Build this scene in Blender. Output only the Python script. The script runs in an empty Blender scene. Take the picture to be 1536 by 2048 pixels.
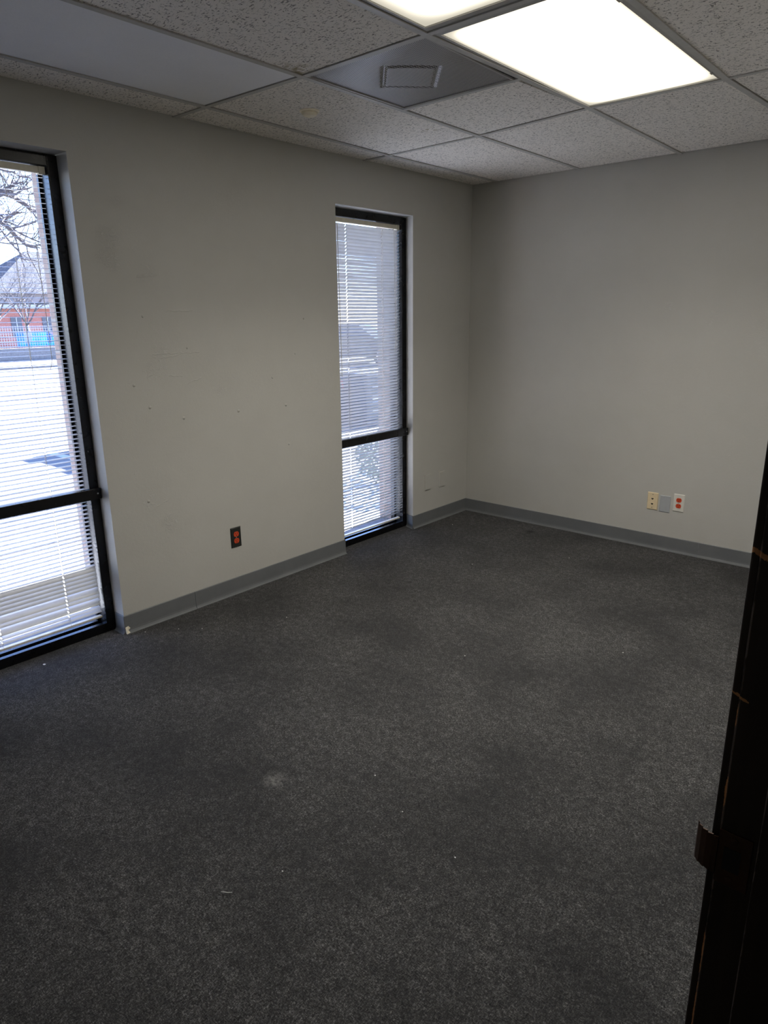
import bpy, bmesh, math, random
from mathutils import Vector, Matrix, Euler
random.seed(7)
S = bpy.context.scene
COL = S.collection
PI = math.pi

# ------------------------------------------------------------------ camera, sky, sun, exposure
H = 2.437                      # ceiling height
cam_d = bpy.data.cameras.new('camera'); cam = bpy.data.objects.new('camera', cam_d); COL.objects.link(cam)
cam_d.sensor_fit = 'VERTICAL'; cam_d.sensor_height = 24.0
cam_d.lens = 1378.13 / 2048 * 24.0
cam_d.clip_start = 0.01; cam_d.clip_end = 400
A, B, Cc = 1.2942523, -0.0114745, 0.72098866
Rm = Matrix.Rotation(Cc, 3, 'Z') @ Matrix.Rotation(A, 3, 'X') @ Matrix.Rotation(B, 3, 'Z')
cam.matrix_world = Matrix.Translation((3.0956, -4.5338, 1.5326)) @ Rm.to_4x4()
S.camera = cam
S.view_settings.view_transform = 'Standard'; S.view_settings.look = 'None'
S.view_settings.gamma = 1.0; S.view_settings.use_curve_mapping = False
S.view_settings.exposure = 0.0
SUN_DIR = Vector((-0.12, 0.83, 0.52)).normalized()
world = bpy.data.worlds.new('sky'); S.world = world; world.use_nodes = True
wn = world.node_tree; bg = wn.nodes['Background']
sky = wn.nodes.new('ShaderNodeTexSky'); sky.sky_type = 'NISHITA'; sky.sun_disc = False
sky.sun_elevation = math.radians(48); sky.sun_rotation = math.atan2(SUN_DIR.x, SUN_DIR.y)
sky.air_density = 1.0; sky.dust_density = 0.3; sky.ozone_density = 2.5
wb = wn.nodes.new('ShaderNodeMixRGB'); wb.blend_type = 'MULTIPLY'; wb.inputs[0].default_value = 1.0; wb.inputs[2].default_value = (.88, .90, 1.16, 1)   # camera balanced for the lamps
wn.links.new(sky.outputs[0], wb.inputs[1]); wn.links.new(wb.outputs[0], bg.inputs[0]); bg.inputs[1].default_value = 1.0
sun_d = bpy.data.lights.new('sun', 'SUN'); sun_d.energy = 85.0; sun_d.angle = math.radians(0.6); sun_d.color = (.93, .93, 1.0)
sun = bpy.data.objects.new('sun', sun_d); COL.objects.link(sun)
sun.rotation_euler = SUN_DIR.to_track_quat('Z', 'Y').to_euler(); sun.location = (-6, 20, 18)
LAMP = 12.8                     # radiance of the lit troffer lenses (all round)
LAMP_DOWN = 18.0               # watts each lens throws mainly downwards

# ------------------------------------------------------------------ helpers
class MB:
    def __init__(s): s.bm = bmesh.new()
    def box(s, a, b, bev=0.0, seg=2):
        a, b = [min(p, q) for p, q in zip(a, b)], [max(p, q) for p, q in zip(a, b)]
        r = bmesh.ops.create_cube(s.bm, size=1.0)
        for v in r['verts']:
            v.co = Vector([(a[i] + b[i]) / 2 + v.co[i] * (b[i] - a[i]) for i in range(3)])
        if bev:
            es = list({e for v in r['verts'] for e in v.link_edges})
            bmesh.ops.bevel(s.bm, geom=es, offset=bev, segments=seg, affect='EDGES', profile=.5)
        return s
    def poly(s, pts):
        return s.bm.faces.new([s.bm.verts.new(p) for p in pts])
    def prism(s, pts, d):
        d = Vector(d); lo = [s.bm.verts.new(p) for p in pts]; hi = [s.bm.verts.new(Vector(p) + d) for p in pts]
        n = len(pts); s.bm.faces.new(lo[::-1]); s.bm.faces.new(hi)
        for i in range(n): s.bm.faces.new([lo[i], lo[(i + 1) % n], hi[(i + 1) % n], hi[i]])
        return s
    def tube(s, path, r, n=8, cap=True):
        path = [Vector(p) for p in path]; m = len(path)
        rr = r if isinstance(r, (list, tuple)) else [r] * m
        t0 = (path[1] - path[0]).normalized(); u = t0.orthogonal().normalized(); rings = []
        for i in range(m):
            t = (path[min(i + 1, m - 1)] - path[max(i - 1, 0)]).normalized()
            u = (u - t * u.dot(t)).normalized(); w = t.cross(u)
            rings.append([s.bm.verts.new(path[i] + (u * math.cos(2 * PI * k / n) + w * math.sin(2 * PI * k / n)) * rr[i]) for k in range(n)])
        for a, b in zip(rings, rings[1:]):
            for k in range(n): s.bm.faces.new([a[k], a[(k + 1) % n], b[(k + 1) % n], b[k]])
        if cap: s.bm.faces.new(rings[0][::-1]); s.bm.faces.new(rings[-1])
        return s
    def lathe(s, prof, c, ax, n=32):
        ax = Vector(ax).normalized(); u = ax.orthogonal().normalized(); w = ax.cross(u); c = Vector(c); rings = []
        for r, h in prof:
            rings.append([s.bm.verts.new(c + ax * h + (u * math.cos(2 * PI * k / n) + w * math.sin(2 * PI * k / n)) * max(r, 1e-5)) for k in range(n)])
        for a, b in zip(rings, rings[1:]):
            for k in range(n): s.bm.faces.new([a[k], a[(k + 1) % n], b[(k + 1) % n], b[k]])
        s.bm.faces.new(rings[0][::-1]); s.bm.faces.new(rings[-1])
        return s
    def grid(s, fn, nu, nv):
        g = [[s.bm.verts.new(fn(i / nu, j / nv)) for j in range(nv + 1)] for i in range(nu + 1)]
        for i in range(nu):
            for j in range(nv): s.bm.faces.new([g[i][j], g[i + 1][j], g[i + 1][j + 1], g[i][j + 1]])
        return s
    def build(s, name, mat, parent=None, org=None, smooth=False, normals=True, **props):
        if org is None:
            org = parent.matrix_basis.translation if parent is not None else Vector((0, 0, 0))
            if parent is not None and parent.parent is not None: org = org + parent.parent.matrix_basis.translation
        org = Vector(org)
        for v in s.bm.verts: v.co -= org
        if normals: bmesh.ops.recalc_face_normals(s.bm, faces=s.bm.faces)
        me = bpy.data.meshes.new(name); s.bm.to_mesh(me); s.bm.free()
        for m in (mat if isinstance(mat, (list, tuple)) else [mat]): me.materials.append(m)
        if smooth:
            for p in me.polygons: p.use_smooth = True
        o = bpy.data.objects.new(name, me); COL.objects.link(o)
        if parent is None: o.location = org
        else: o.parent = parent
        for k, v in props.items(): o[k] = v
        return o

def thing(name, label, cat, loc=(0, 0, 0), group=None, kind=None):
    o = bpy.data.objects.new(name, None); COL.objects.link(o); o.location = loc; o.empty_display_size = .05
    if label: o['label'] = label
    if cat: o['category'] = cat
    if group: o['group'] = group
    if kind: o['kind'] = kind
    return o

class NT:
    """small node-graph helper"""
    def __init__(s, name):
        s.m = bpy.data.materials.new(name); s.m.use_nodes = True; s.t = s.m.node_tree
        s.b = s.t.nodes['Principled BSDF']; s.out = s.t.nodes['Material Output']
    def n(s, typ, **kw):
        nd = s.t.nodes.new(typ)
        for k, v in kw.items():
            if k.startswith('i_'):
                key = k[2:]; key = int(key) if key.isdigit() else key
                s.put(nd.inputs[key], v)
            else: setattr(nd, k, v)
        return nd
    def put(s, sock, v):
        if isinstance(v, bpy.types.NodeSocket): s.t.links.new(v, sock)
        else: sock.default_value = v
    def obj(s, scale=(1, 1, 1), rot=(0, 0, 0), loc=(0, 0, 0)):
        tc = s.n('ShaderNodeTexCoord'); mp = s.n('ShaderNodeMapping')
        s.t.links.new(tc.outputs['Object'], mp.inputs[0])
        mp.inputs['Scale'].default_value = scale; mp.inputs['Rotation'].default_value = rot; mp.inputs['Location'].default_value = loc
        return mp.outputs[0]
    def world(s, scale=(1, 1, 1), rot=(0, 0, 0)):
        tc = s.n('ShaderNodeNewGeometry'); mp = s.n('ShaderNodeMapping')
        s.t.links.new(tc.outputs['Position'], mp.inputs[0])
        mp.inputs['Scale'].default_value = scale; mp.inputs['Rotation'].default_value = rot
        return mp.outputs[0]
    def noise(s, vec, scale, detail=3, rough=.55, dist=0):
        nd = s.n('ShaderNodeTexNoise'); s.put(nd.inputs['Vector'], vec)
        nd.inputs['Scale'].default_value = scale; nd.inputs['Detail'].default_value = detail
        nd.inputs['Roughness'].default_value = rough; nd.inputs['Distortion'].default_value = dist
        return nd.outputs[0]
    def ramp(s, fac, stops):
        nd = s.n('ShaderNodeValToRGB'); s.put(nd.inputs[0], fac); e = nd.color_ramp.elements
        while len(e) < len(stops): e.new(.5)
        for k, (p, c) in enumerate(stops):
            e[k].position = p; e[k].color = (*c, 1) if isinstance(c, (tuple, list)) else (c, c, c, 1)
        return nd.outputs[0]
    def math(s, op, a, b=0.0, clamp=False):
        nd = s.n('ShaderNodeMath'); nd.operation = op; nd.use_clamp = clamp
        s.put(nd.inputs[0], a); s.put(nd.inputs[1], b); return nd.outputs[0]
    def mix(s, fac, a, b, mode='MIX'):
        nd = s.n('ShaderNodeMixRGB'); nd.blend_type = mode; s.put(nd.inputs[0], fac)
        s.put(nd.inputs[1], (*a, 1) if isinstance(a, tuple) else a); s.put(nd.inputs[2], (*b, 1) if isinstance(b, tuple) else b)
        return nd.outputs[0]
    def spot(s, p, r0, r1):
        """1 inside r0 of world point p, 0 beyond r1"""
        g = s.n('ShaderNodeNewGeometry'); d = s.n('ShaderNodeVectorMath'); d.operation = 'DISTANCE'
        s.t.links.new(g.outputs['Position'], d.inputs[0]); d.inputs[1].default_value = p
        mr = s.n('ShaderNodeMapRange'); s.t.links.new(d.outputs['Value'], mr.inputs[0])
        mr.inputs[1].default_value = r1; mr.inputs[2].default_value = r0; mr.interpolation_type = 'SMOOTHSTEP'
        return mr.outputs[0]
    def bump(s, h, strength=.3, dist=.01, prev=None):
        nd = s.n('ShaderNodeBump'); s.put(nd.inputs['Height'], h)
        nd.inputs['Strength'].default_value = strength; nd.inputs['Distance'].default_value = dist
        if prev is not None: s.put(nd.inputs['Normal'], prev)
        return nd.outputs[0]
    def set(s, **kw):
        for k, v in kw.items():
            key = {'base': 'Base Color', 'rough': 'Roughness', 'metal': 'Metallic', 'spec': 'Specular IOR Level', 'normal': 'Normal'}.get(k, k)
            if isinstance(v, tuple) and len(v) == 3: v = (*v, 1)
            s.put(s.b.inputs[key], v)
        return s

def simple(name, col, rough=.5, metal=0.0, spec=.5, var=.08, vs=30, bump=0.0):
    m = NT(name); v = m.noise(m.obj(), vs, 4)
    lo = tuple(c * (1 - var) for c in col); hi = tuple(min(1, c * (1 + var)) for c in col)
    m.set(base=m.ramp(v, [(.3, lo), (.7, hi)]), rough=rough, metal=metal, spec=spec)
    if bump: m.set(normal=m.bump(v, bump, .002))
    return m.m

# ------------------------------------------------------------------ materials
def mat_wall():
    m = NT('painted plaster'); w = m.world()
    big = m.noise(w, 1.3, 4, .6); mid = m.noise(w, 9, 4, .6)
    c = m.ramp(big, [(.3, (.485, .475, .440)), (.7, (.525, .515, .480))])
    c = m.mix(m.ramp(mid, [(.35, 0.0), (.75, .25)]), c, (.46, .45, .415))
    # scuffs and patched filler where the photograph shows them
    spots = [((0, -2.861, 1.885), .02, .07), ((0, -2.873, 1.79), .03, .075), ((0, -2.805, 2.046), .0, .05), ((0, -2.694, 1.732), .02, .07), ((0, -2.72, 1.283), .02, .06), ((0, -2.651, 1.291), .01, .045),
             ((0, -2.693, .517), .02, .065), ((0, -2.80, .655), .01, .06), ((0, -2.321, 1.166), .0, .05), ((0, -1.959, 1.192), .0, .035), ((0, -2.834, 1.249), .0, .03), ((0, -2.655, 1.375), .02, .06),
             ((1.494, 0, 1.57), .0, .05), ((1.741, 0, 1.50), .0, .07)]
    msk = None
    for p, a, b in spots:
        k = m.spot(p, a, b); msk = k if msk is None else m.math('MAXIMUM', msk, k)
    rag = m.noise(m.world((1, 1, 1.6)), 34, 5, .7, 1.2)
    patch = m.math('MULTIPLY', msk, m.ramp(rag, [(.52, 0.0), (.60, 1.0)]))
    c = m.mix(m.math('MULTIPLY', patch, .38), c, (.60, .59, .56))
    lumps = None
    for y, z, rr in ((-2.21, 1.043, .010), (-2.555, 1.043, .010), (-1.868, 1.041, .009), (-1.702, 1.526, .006), (-2.729, 1.545, .007), (-2.811, 1.228, .009), (-1.959, 1.205, .007), (-2.739, 1.116, .010), (-1.86, .809, .008), (-2.80, .652, .010), (-2.50, 1.39, .006), (-1.78, 1.33, .006)):
        k = m.spot((0, y, z), .001, rr); lumps = k if lumps is None else m.math('MAXIMUM', lumps, k)
    sp = m.n('ShaderNodeSeparateXYZ'); gg = m.n('ShaderNodeNewGeometry'); m.t.links.new(gg.outputs['Position'], sp.inputs[0]); wob = m.noise(w, 30, 3)
    ridge = None
    for z, y0, y1, sl in ((1.368, -2.71, -2.43, .0), (1.345, -2.66, -2.54, .15), (1.262, -2.62, -2.54, -.1), (1.215, -2.52, -2.43, .25), (.60, -2.80, -2.66, .35), (1.72, -2.74, -2.62, .12), (1.57, -2.60, -2.45, .0)):
        zz = m.math('SUBTRACT', m.math('SUBTRACT', sp.outputs[2], m.math('ADD', m.math('MULTIPLY', m.math('SUBTRACT', sp.outputs[1], y0), sl), z)), m.math('MULTIPLY', m.math('SUBTRACT', wob, .5), .02))
        k = m.math('SUBTRACT', 1.0, m.math('DIVIDE', m.math('ABSOLUTE', zz), .0035), True)
        k = m.math('MULTIPLY', k, m.math('MULTIPLY', m.math('GREATER_THAN', sp.outputs[1], y0), m.math('LESS_THAN', sp.outputs[1], y1)))
        k = m.math('MULTIPLY', k, m.math('LESS_THAN', m.math('ABSOLUTE', sp.outputs[0]), .01)); ridge = k if ridge is None else m.math('MAXIMUM', ridge, k)
    fine = m.noise(w, 260, 3, .6); med = m.noise(w, 55, 4, .55)
    nrm = m.bump(fine, .45, .0014); nrm = m.bump(med, .22, .003, nrm); nrm = m.bump(patch, .52, .0035, nrm); nrm = m.bump(lumps, .8, .0055, nrm); nrm = m.bump(ridge, .5, .0024, nrm)
    chips = m.noise(w, 24, 2, .5); nrm = m.bump(m.ramp(chips, [(.74, 0.0), (.78, 1.0)]), .3, .002, nrm)
    m.set(base=c, rough=.55, spec=.3, normal=nrm); return m.m
def mat_tile(name, base, fiss, flat=False):
    m = NT(name); w = m.world()
    a = m.noise(m.world((70, 170, 70), (0, 0, .5)), 1.0, 2, .5, .5)
    b = m.noise(m.world((125, 48, 80), (0, 0, -.3)), 1.0, 3, .6, .6)
    patchy = m.noise(w, 6, 2)
    if flat:
        f = m.math('MULTIPLY', m.ramp(a, [(.66, 0.0), (.74, 1.0)]), .10)
    else:
        f1 = m.ramp(a, [(.602, 0.0), (.640, 1.0)]); f2 = m.ramp(b, [(.618, 0.0), (.660, 1.0)])
        f = m.math('MAXIMUM', f1, f2)
    c = m.mix(m.ramp(patchy, [(.3, 0.0), (.8, .5)]), base, tuple(x * .93 for x in base))
    fine = m.noise(w, 420, 2, .6); c = m.mix(m.ramp(fine, [(.3, .22), (.6, 0.0)]), c, tuple(x * .72 for x in base))
    c = m.mix(m.math('MULTIPLY', f, fiss), c, tuple(x * .22 for x in base))
    if not flat:
        k = m.math('MULTIPLY', m.spot((.88, -2.50, H), .0, .13), m.ramp(m.noise(w, 22, 3), [(.45, 0.0), (.6, .8)]))
        k2 = m.math('MULTIPLY', m.spot((.72, -1.45, H), .0, .09), m.ramp(m.noise(w, 30, 3), [(.5, 0.0), (.62, .6)]))
        c = m.mix(m.math('MAXIMUM', k, k2), c, (.30, .24, .10))
    nrm = m.bump(m.math('SUBTRACT', 1.0, f), .5, .002); nrm = m.bump(fine, .25, .001, nrm)
    m.set(base=c, rough=.9, spec=.1, normal=nrm); return m.m
def mat_carpet():
    m = NT('loop pile carpet'); w = m.world()
    st = m.noise(m.world((120, 330, 200), (0, 0, .95)), 1.0, 3, .65, .8)
    st2 = m.noise(m.world((330, 120, 200), (0, 0, .75)), 1.0, 3, .65, .8)
    cl = m.noise(w, 34, 4, .65); big = m.noise(w, 2.2, 4, .6)
    k = m.math('MULTIPLY', m.math('ADD', st, st2), .5)
    k = m.math('ADD', m.math('MULTIPLY', k, .82), m.math('MULTIPLY', cl, .18))
    c = m.ramp(k, [(.36, (.0085, .0085, .0090)), (.47, (.037, .0365, .0365)), (.54, (.086, .085, .084)), (.64, (.26, .256, .249))])
    c = m.mix(m.ramp(big, [(.34, .6), (.60, 0.0)]), c, (.024, .024, .025))
    lint = m.noise(w, 150, 1, .5); c = m.mix(m.ramp(lint, [(.775, 0.0), (.80, .9)]), c, (.24, .235, .225))
    stain = m.math('MULTIPLY', m.spot((1.462, -3.262, 0), .005, .06), m.ramp(m.noise(w, 70, 4, .7), [(.40, 0.0), (.60, .75)]))
    c = m.mix(stain, c, (.23, .225, .215))
    dk = m.math('MULTIPLY', m.spot((.715, -.20, 0), .0, .06), .8); c = m.mix(dk, c, (.008, .008, .008))
    for p in ((.85, -3.05, 0), (1.02, -3.62, 0), (1.30, -2.9, 0), (.62, -2.6, 0)):
        c = m.mix(m.math('MULTIPLY', m.spot(p, .0, .22), m.ramp(cl, [(.42, 0.0), (.62, .22)])), c, (.10, .10, .10))
    nrm = m.bump(k, .9, .006)
    m.set(base=c, rough=.95, spec=.12, normal=nrm)
    m.set(**{'Sheen Weight': .05, 'Sheen Roughness': .5}); return m.m
def mat_dark_wood():
    m = NT('worn dark stained wood'); w = m.world()
    g = m.noise(m.world((60, 60, 4)), 1.0, 4, .6)
    c = m.ramp(g, [(.3, (.020, .0128, .0080)), (.7, (.036, .0225, .0145))])
    rag = m.noise(m.world((90, 90, 16)), 1.0, 4, .7)
    rag2 = m.noise(m.world((260, 260, 90)), 1.0, 4, .75)
    def band(axis, v, wd):
        sp = m.n('ShaderNodeSeparateXYZ'); gg = m.n('ShaderNodeNewGeometry'); m.t.links.new(gg.outputs['Position'], sp.inputs[0])
        d = m.math('ABSOLUTE', m.math('SUBTRACT', sp.outputs[axis], v))
        return m.math('LESS_THAN', d, wd)
    edge = m.math('MAXIMUM', band(0, 2.9495, .0014), band(0, 2.9905, .0010)); edge = m.math('MULTIPLY', edge, m.ramp(rag, [(.44, 0.0), (.52, 1.0)]))
    c = m.mix(m.math('MULTIPLY', edge, .8), c, (.15, .11, .085))
    for z, hz, r in ((1.300, .0050, .028), (1.140, .0030, .014), (1.115, .022, .0016), (1.02, .035, .0022), (.80, .055, .0018), (.71, .07, .0016), (1.41, .012, .0015)):
        sp = m.n('ShaderNodeSeparateXYZ'); gg = m.n('ShaderNodeNewGeometry'); m.t.links.new(gg.outputs['Position'], sp.inputs[0])
        dz = m.math('DIVIDE', m.math('SUBTRACT', sp.outputs[2], m.math('SUBTRACT', z, m.math('MULTIPLY', m.math('SUBTRACT', sp.outputs[0], 2.95), .35))), hz)
        dx = m.math('DIVIDE', m.math('SUBTRACT', sp.outputs[0], 2.949), r)
        q = m.math('ADD', m.math('MULTIPLY', dz, dz), m.math('MULTIPLY', dx, dx))
        q = m.math('ADD', q, m.math('MULTIPLY', rag2, 1.9))
        c = m.mix(m.math('LESS_THAN', q, 1.32), c, (.55, .25, .095))
    fl = m.noise(m.world((70, 70, 40)), 1.0, 2, .5)
    c = m.mix(m.ramp(fl, [(.76, 0.0), (.78, .7)]), c, (.09, .06, .045))
    m.set(base=c, rough=.45, spec=.25, normal=m.bump(g, .25, .002)); return m.m
def mat_vinyl():
    m = NT('grey vinyl cove'); w = m.world(); n = m.noise(w, 7, 4, .6); f = m.noise(w, 60, 3)
    c = m.ramp(n, [(.3, (.135, .142, .148)), (.7, (.160, .166, .171))])
    c = m.mix(m.ramp(f, [(.74, 0.0), (.78, .6)]), c, (.28, .28, .28))
    m.set(base=c, rough=.42, spec=.45, normal=m.bump(n, .15, .01)); return m.m
def mat_bronze():
    m = NT('dark bronze anodised metal'); n = m.noise(m.world(), 25, 4)
    m.set(base=m.ramp(n, [(.3, (.0018, .0017, .0024)), (.7, (.0026, .0025, .0033))]), rough=m.ramp(n, [(.3, .26), (.7, .32)]), spec=.40); return m.m
def mat_slat(name, col, tr):
    m = NT(name); n = m.noise(m.world(), 18, 3)
    m.set(base=m.ramp(n, [(.3, tuple(c * .94 for c in col)), (.7, col)]), rough=.45, spec=.4)
    t = m.n('ShaderNodeBsdfTranslucent'); t.inputs[0].default_value = (*col, 1)
    x = m.n('ShaderNodeMixShader'); x.inputs[0].default_value = tr
    m.t.links.new(m.b.outputs[0], x.inputs[1]); m.t.links.new(t.outputs[0], x.inputs[2]); m.t.links.new(x.outputs[0], m.out.inputs[0]); return m.m
def mat_glass():
    m = NT('clear window glass')
    tr = m.n('ShaderNodeBsdfTransparent'); tr.inputs[0].default_value = (.95, .97, .98, 1)
    gl = m.n('ShaderNodeBsdfGlossy'); gl.inputs['Roughness'].default_value = .02
    fr = m.n('ShaderNodeFresnel'); fr.inputs[0].default_value = 1.0
    x = m.n('ShaderNodeMixShader'); m.t.links.new(fr.outputs[0], x.inputs[0]); m.t.links.new(tr.outputs[0], x.inputs[1]); m.t.links.new(gl.outputs[0], x.inputs[2])
    m.t.links.new(x.outputs[0], m.out.inputs[0]); return m.m
def mat_lens(x0, x1, y0, y1, strength):
    """prismatic acrylic lens lit from behind by tubes that stop short of the ends"""
    m = NT('lit prismatic lens'); sp = m.n('ShaderNodeSeparateXYZ'); g = m.n('ShaderNodeNewGeometry'); m.t.links.new(g.outputs['Position'], sp.inputs[0])
    def edge(o, a, b, wd):
        d = m.math('MINIMUM', m.math('SUBTRACT', o, a), m.math('SUBTRACT', b, o))
        mr = m.n('ShaderNodeMapRange'); mr.interpolation_type = 'SMOOTHSTEP'; m.put(mr.inputs[0], d); mr.inputs[1].default_value = -.01; mr.inputs[2].default_value = wd; return mr.outputs[0]
    k = m.math('MULTIPLY', edge(sp.outputs[0], x0, x1, .15), edge(sp.outputs[1], y0, y1, .13))
    wv = m.math('SINE', m.math('MULTIPLY', sp.outputs[1], 2 * PI / .0065)); rib = m.math('ADD', .97, m.math('MULTIPLY', wv, .035))
    st = m.math('MULTIPLY', m.math('ADD', .62 / strength, m.math('MULTIPLY', k, 1 - .62 / strength)), m.math('MULTIPLY', rib, strength))
    col = m.mix(k, (1.0, .93, .76), (1.0, .955, .86))
    e = m.n('ShaderNodeEmission'); m.put(e.inputs[0], col); m.put(e.inputs[1], st); m.t.links.new(e.outputs[0], m.out.inputs[0]); return m.m
def mat_perf():
    m = NT('perforated painted metal'); v = m.n('ShaderNodeTexVoronoi'); v.voronoi_dimensions = '2D'
    m.put(v.inputs['Vector'], m.world((1, 1, 1), (0, 0, math.radians(32)))); v.inputs['Scale'].default_value = 1 / .0062; v.inputs['Randomness'].default_value = 0.0
    hole = m.ramp(v.outputs['Distance'], [(.40, 1.0), (.48, 0.0)])
    w = m.world(); dirt = m.noise(w, 6, 4, .6)
    c = m.ramp(dirt, [(.3, (.56, .55, .555)), (.7, (.62, .60, .58))])
    sc = m.math('MULTIPLY', m.math('MAXIMUM', m.spot((1.347, -2.27, H), .0, .055), m.math('MULTIPLY', m.spot((1.26, -2.30, H), 0.0, .03), .5)), m.ramp(m.noise(w, 55, 3, .7, 1), [(.50, 0.0), (.60, .7)]))
    c = m.mix(sc, c, (.6, .6, .6)); c = m.mix(m.math('MULTIPLY', hole, .93), c, (.010, .010, .011))
    m.set(base=c, rough=.34, metal=.25, spec=.5, normal=m.bump(m.math('SUBTRACT', 1.0, hole), .3, .001)); return m.m
def mat_brick(name, c1, c2, mortar, vertical_y=True):
    m = NT(name); g = m.n('ShaderNodeNewGeometry'); sp = m.n('ShaderNodeSeparateXYZ'); m.t.links.new(g.outputs['Position'], sp.inputs[0])
    cb = m.n('ShaderNodeCombineXYZ'); m.put(cb.inputs[0], m.math('ADD', sp.outputs[0], sp.outputs[1])); m.t.links.new(sp.outputs[2], cb.inputs[1])
    b = m.n('ShaderNodeTexBrick'); m.t.links.new(cb.outputs[0], b.inputs[0]); b.inputs['Color1'].default_value = (*c1, 1); b.inputs['Color2'].default_value = (*c2, 1); b.inputs['Mortar'].default_value = (*mortar, 1)
    b.inputs['Scale'].default_value = 1.0; b.inputs['Brick Width'].default_value = .21; b.inputs['Row Height'].default_value = .073; b.inputs['Mortar Size'].default_value = .006
    m.set(base=b.outputs[0], rough=.85, spec=.2, normal=m.bump(b.outputs['Fac'], .4, -.004)); return m.m
def mat_asphalt():
    m = NT('pale parking lot paving'); w = m.world(); n = m.noise(w, 60, 4, .6); b = m.noise(w, .5, 4, .6)
    c = m.ramp(n, [(.3, (.135, .135, .134)), (.7, (.165, .163, .16))]); c = m.mix(m.ramp(b, [(.35, 0.0), (.7, .25)]), c, (.09, .09, .095))
    m.set(base=c, rough=.9, spec=.2, normal=m.bump(n, .3, .004)); return m.m
def mat_banner():
    m = NT('blue and teal printed screen'); w = m.world(); v = m.n('ShaderNodeTexVoronoi'); m.put(v.inputs['Vector'], w); v.inputs['Scale'].default_value = 3.2
    s2 = m.n('ShaderNodeSeparateColor'); m.t.links.new(v.outputs['Color'], s2.inputs[0])
    c = m.ramp(s2.outputs[0], [(.15, (.02, .14, .46)), (.40, (.04, .24, .60)), (.62, (.02, .48, .56)), (.80, (.08, .34, .62)), (.92, (.36, .26, .42))])
    m.set(base=c, rough=.7); return m.m

WALL = mat_wall(); TILE = mat_tile('fissured ceiling tile', (.88, .835, .78), .85); TILE_NEW = mat_tile('smooth ceiling tile', (.90, .90, .92), .6, True)
CARPET = mat_carpet(); WOOD = mat_dark_wood(); VINYL = mat_vinyl(); BRONZE = mat_bronze(); GLASS = mat_glass()
SLAT = mat_slat('white enamel slat', (.64, .63, .615), .05); CORDM = simple('pale woven cord', (.62, .58, .48), .8)
CREAM = simple('cream enamel', (.72, .67, .55), .4); TEE = simple('white painted tee', (.48, .47, .445), .45, var=.05)
TROFFER = simple('white painted sheet steel', (.40, .39, .37), .4, var=.05); DARK = simple('black void', (.006, .006, .006), .9)
PERF = mat_perf(); IVORY = simple('ivory plastic', (.76, .62, .40), .35, var=.04); WHITE = simple('white plastic', (.70, .68, .62), .35, var=.04)
GREYP = simple('grey painted plate', (.40, .415, .43), .45, var=.03); ORANGE = simple('orange red plastic', (.62, .075, .025), .35, var=.05)
STEELDK = simple('dark brown metal plate', (.040, .042, .038), .38, metal=.4); SLOT = simple('black slot', (.004, .003, .003), .7)
SCREW = simple('bright screw head', (.55, .54, .50), .3, metal=.8); STRIKE = simple('brown bronze strike', (.055, .022, .008), .35, metal=.5, var=.3)
SPRINK = simple('off white enamel', (.95, .85, .66), .4); CRUMB = simple('white crumb', (.72, .71, .68), .8)
BRICK_NEAR = mat_brick('tan brick', (.26, .20, .175), (.30, .24, .205), (.28, .27, .25)); BRICK_FAR = mat_brick('salmon brick', (.34, .125, .095), (.38, .145, .115), (.36, .24, .21))
LOT = mat_asphalt(); BARK = simple('grey bark', (.10, .085, .085), .9, var=.3, vs=9); STONE = simple('grey block stone', (.15, .147, .15), .9, var=.25, vs=14)
ROOFM = simple('slate grey roofing', (.020, .022, .028), .8, var=.15, vs=12); EAVE = simple('white eave board', (.40, .40, .39), .6); WINDK = simple('dark blue window glass', (.03, .05, .09), .12)
FENCEM = simple('galvanised mesh', (.40, .40, .42), .5, metal=.4); BANNER = mat_banner(); PAINT_LINE = simple('white road paint', (.36, .36, .35), .7)
LEAF = simple('dusty green leaf', (.17, .20, .17), .6, var=.4, vs=40); TRIMW = simple('pale siding', (.2, .2, .21), .7)
CARP = simple('dark blue car paint', (.02, .033, .065), .22, metal=.3, var=.03); RUBBER = simple('black rubber', (.02, .02, .02), .8); CHROME = simple('bright alloy', (.6, .6, .62), .25, metal=.9)
LAMPG = simple('clear lamp lens', (.75, .75, .78), .15); REDL = simple('red lamp lens', (.4, .02, .02), .2); UNITM = simple('grey blue cabinet paint', (.07, .085, .11), .5)
PLASTER_EDGE = simple('bare plaster edge', (.78, .72, .58), .8)
GROUND = simple('pale concrete walk', (.42, .415, .40), .9, vs=8)

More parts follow.
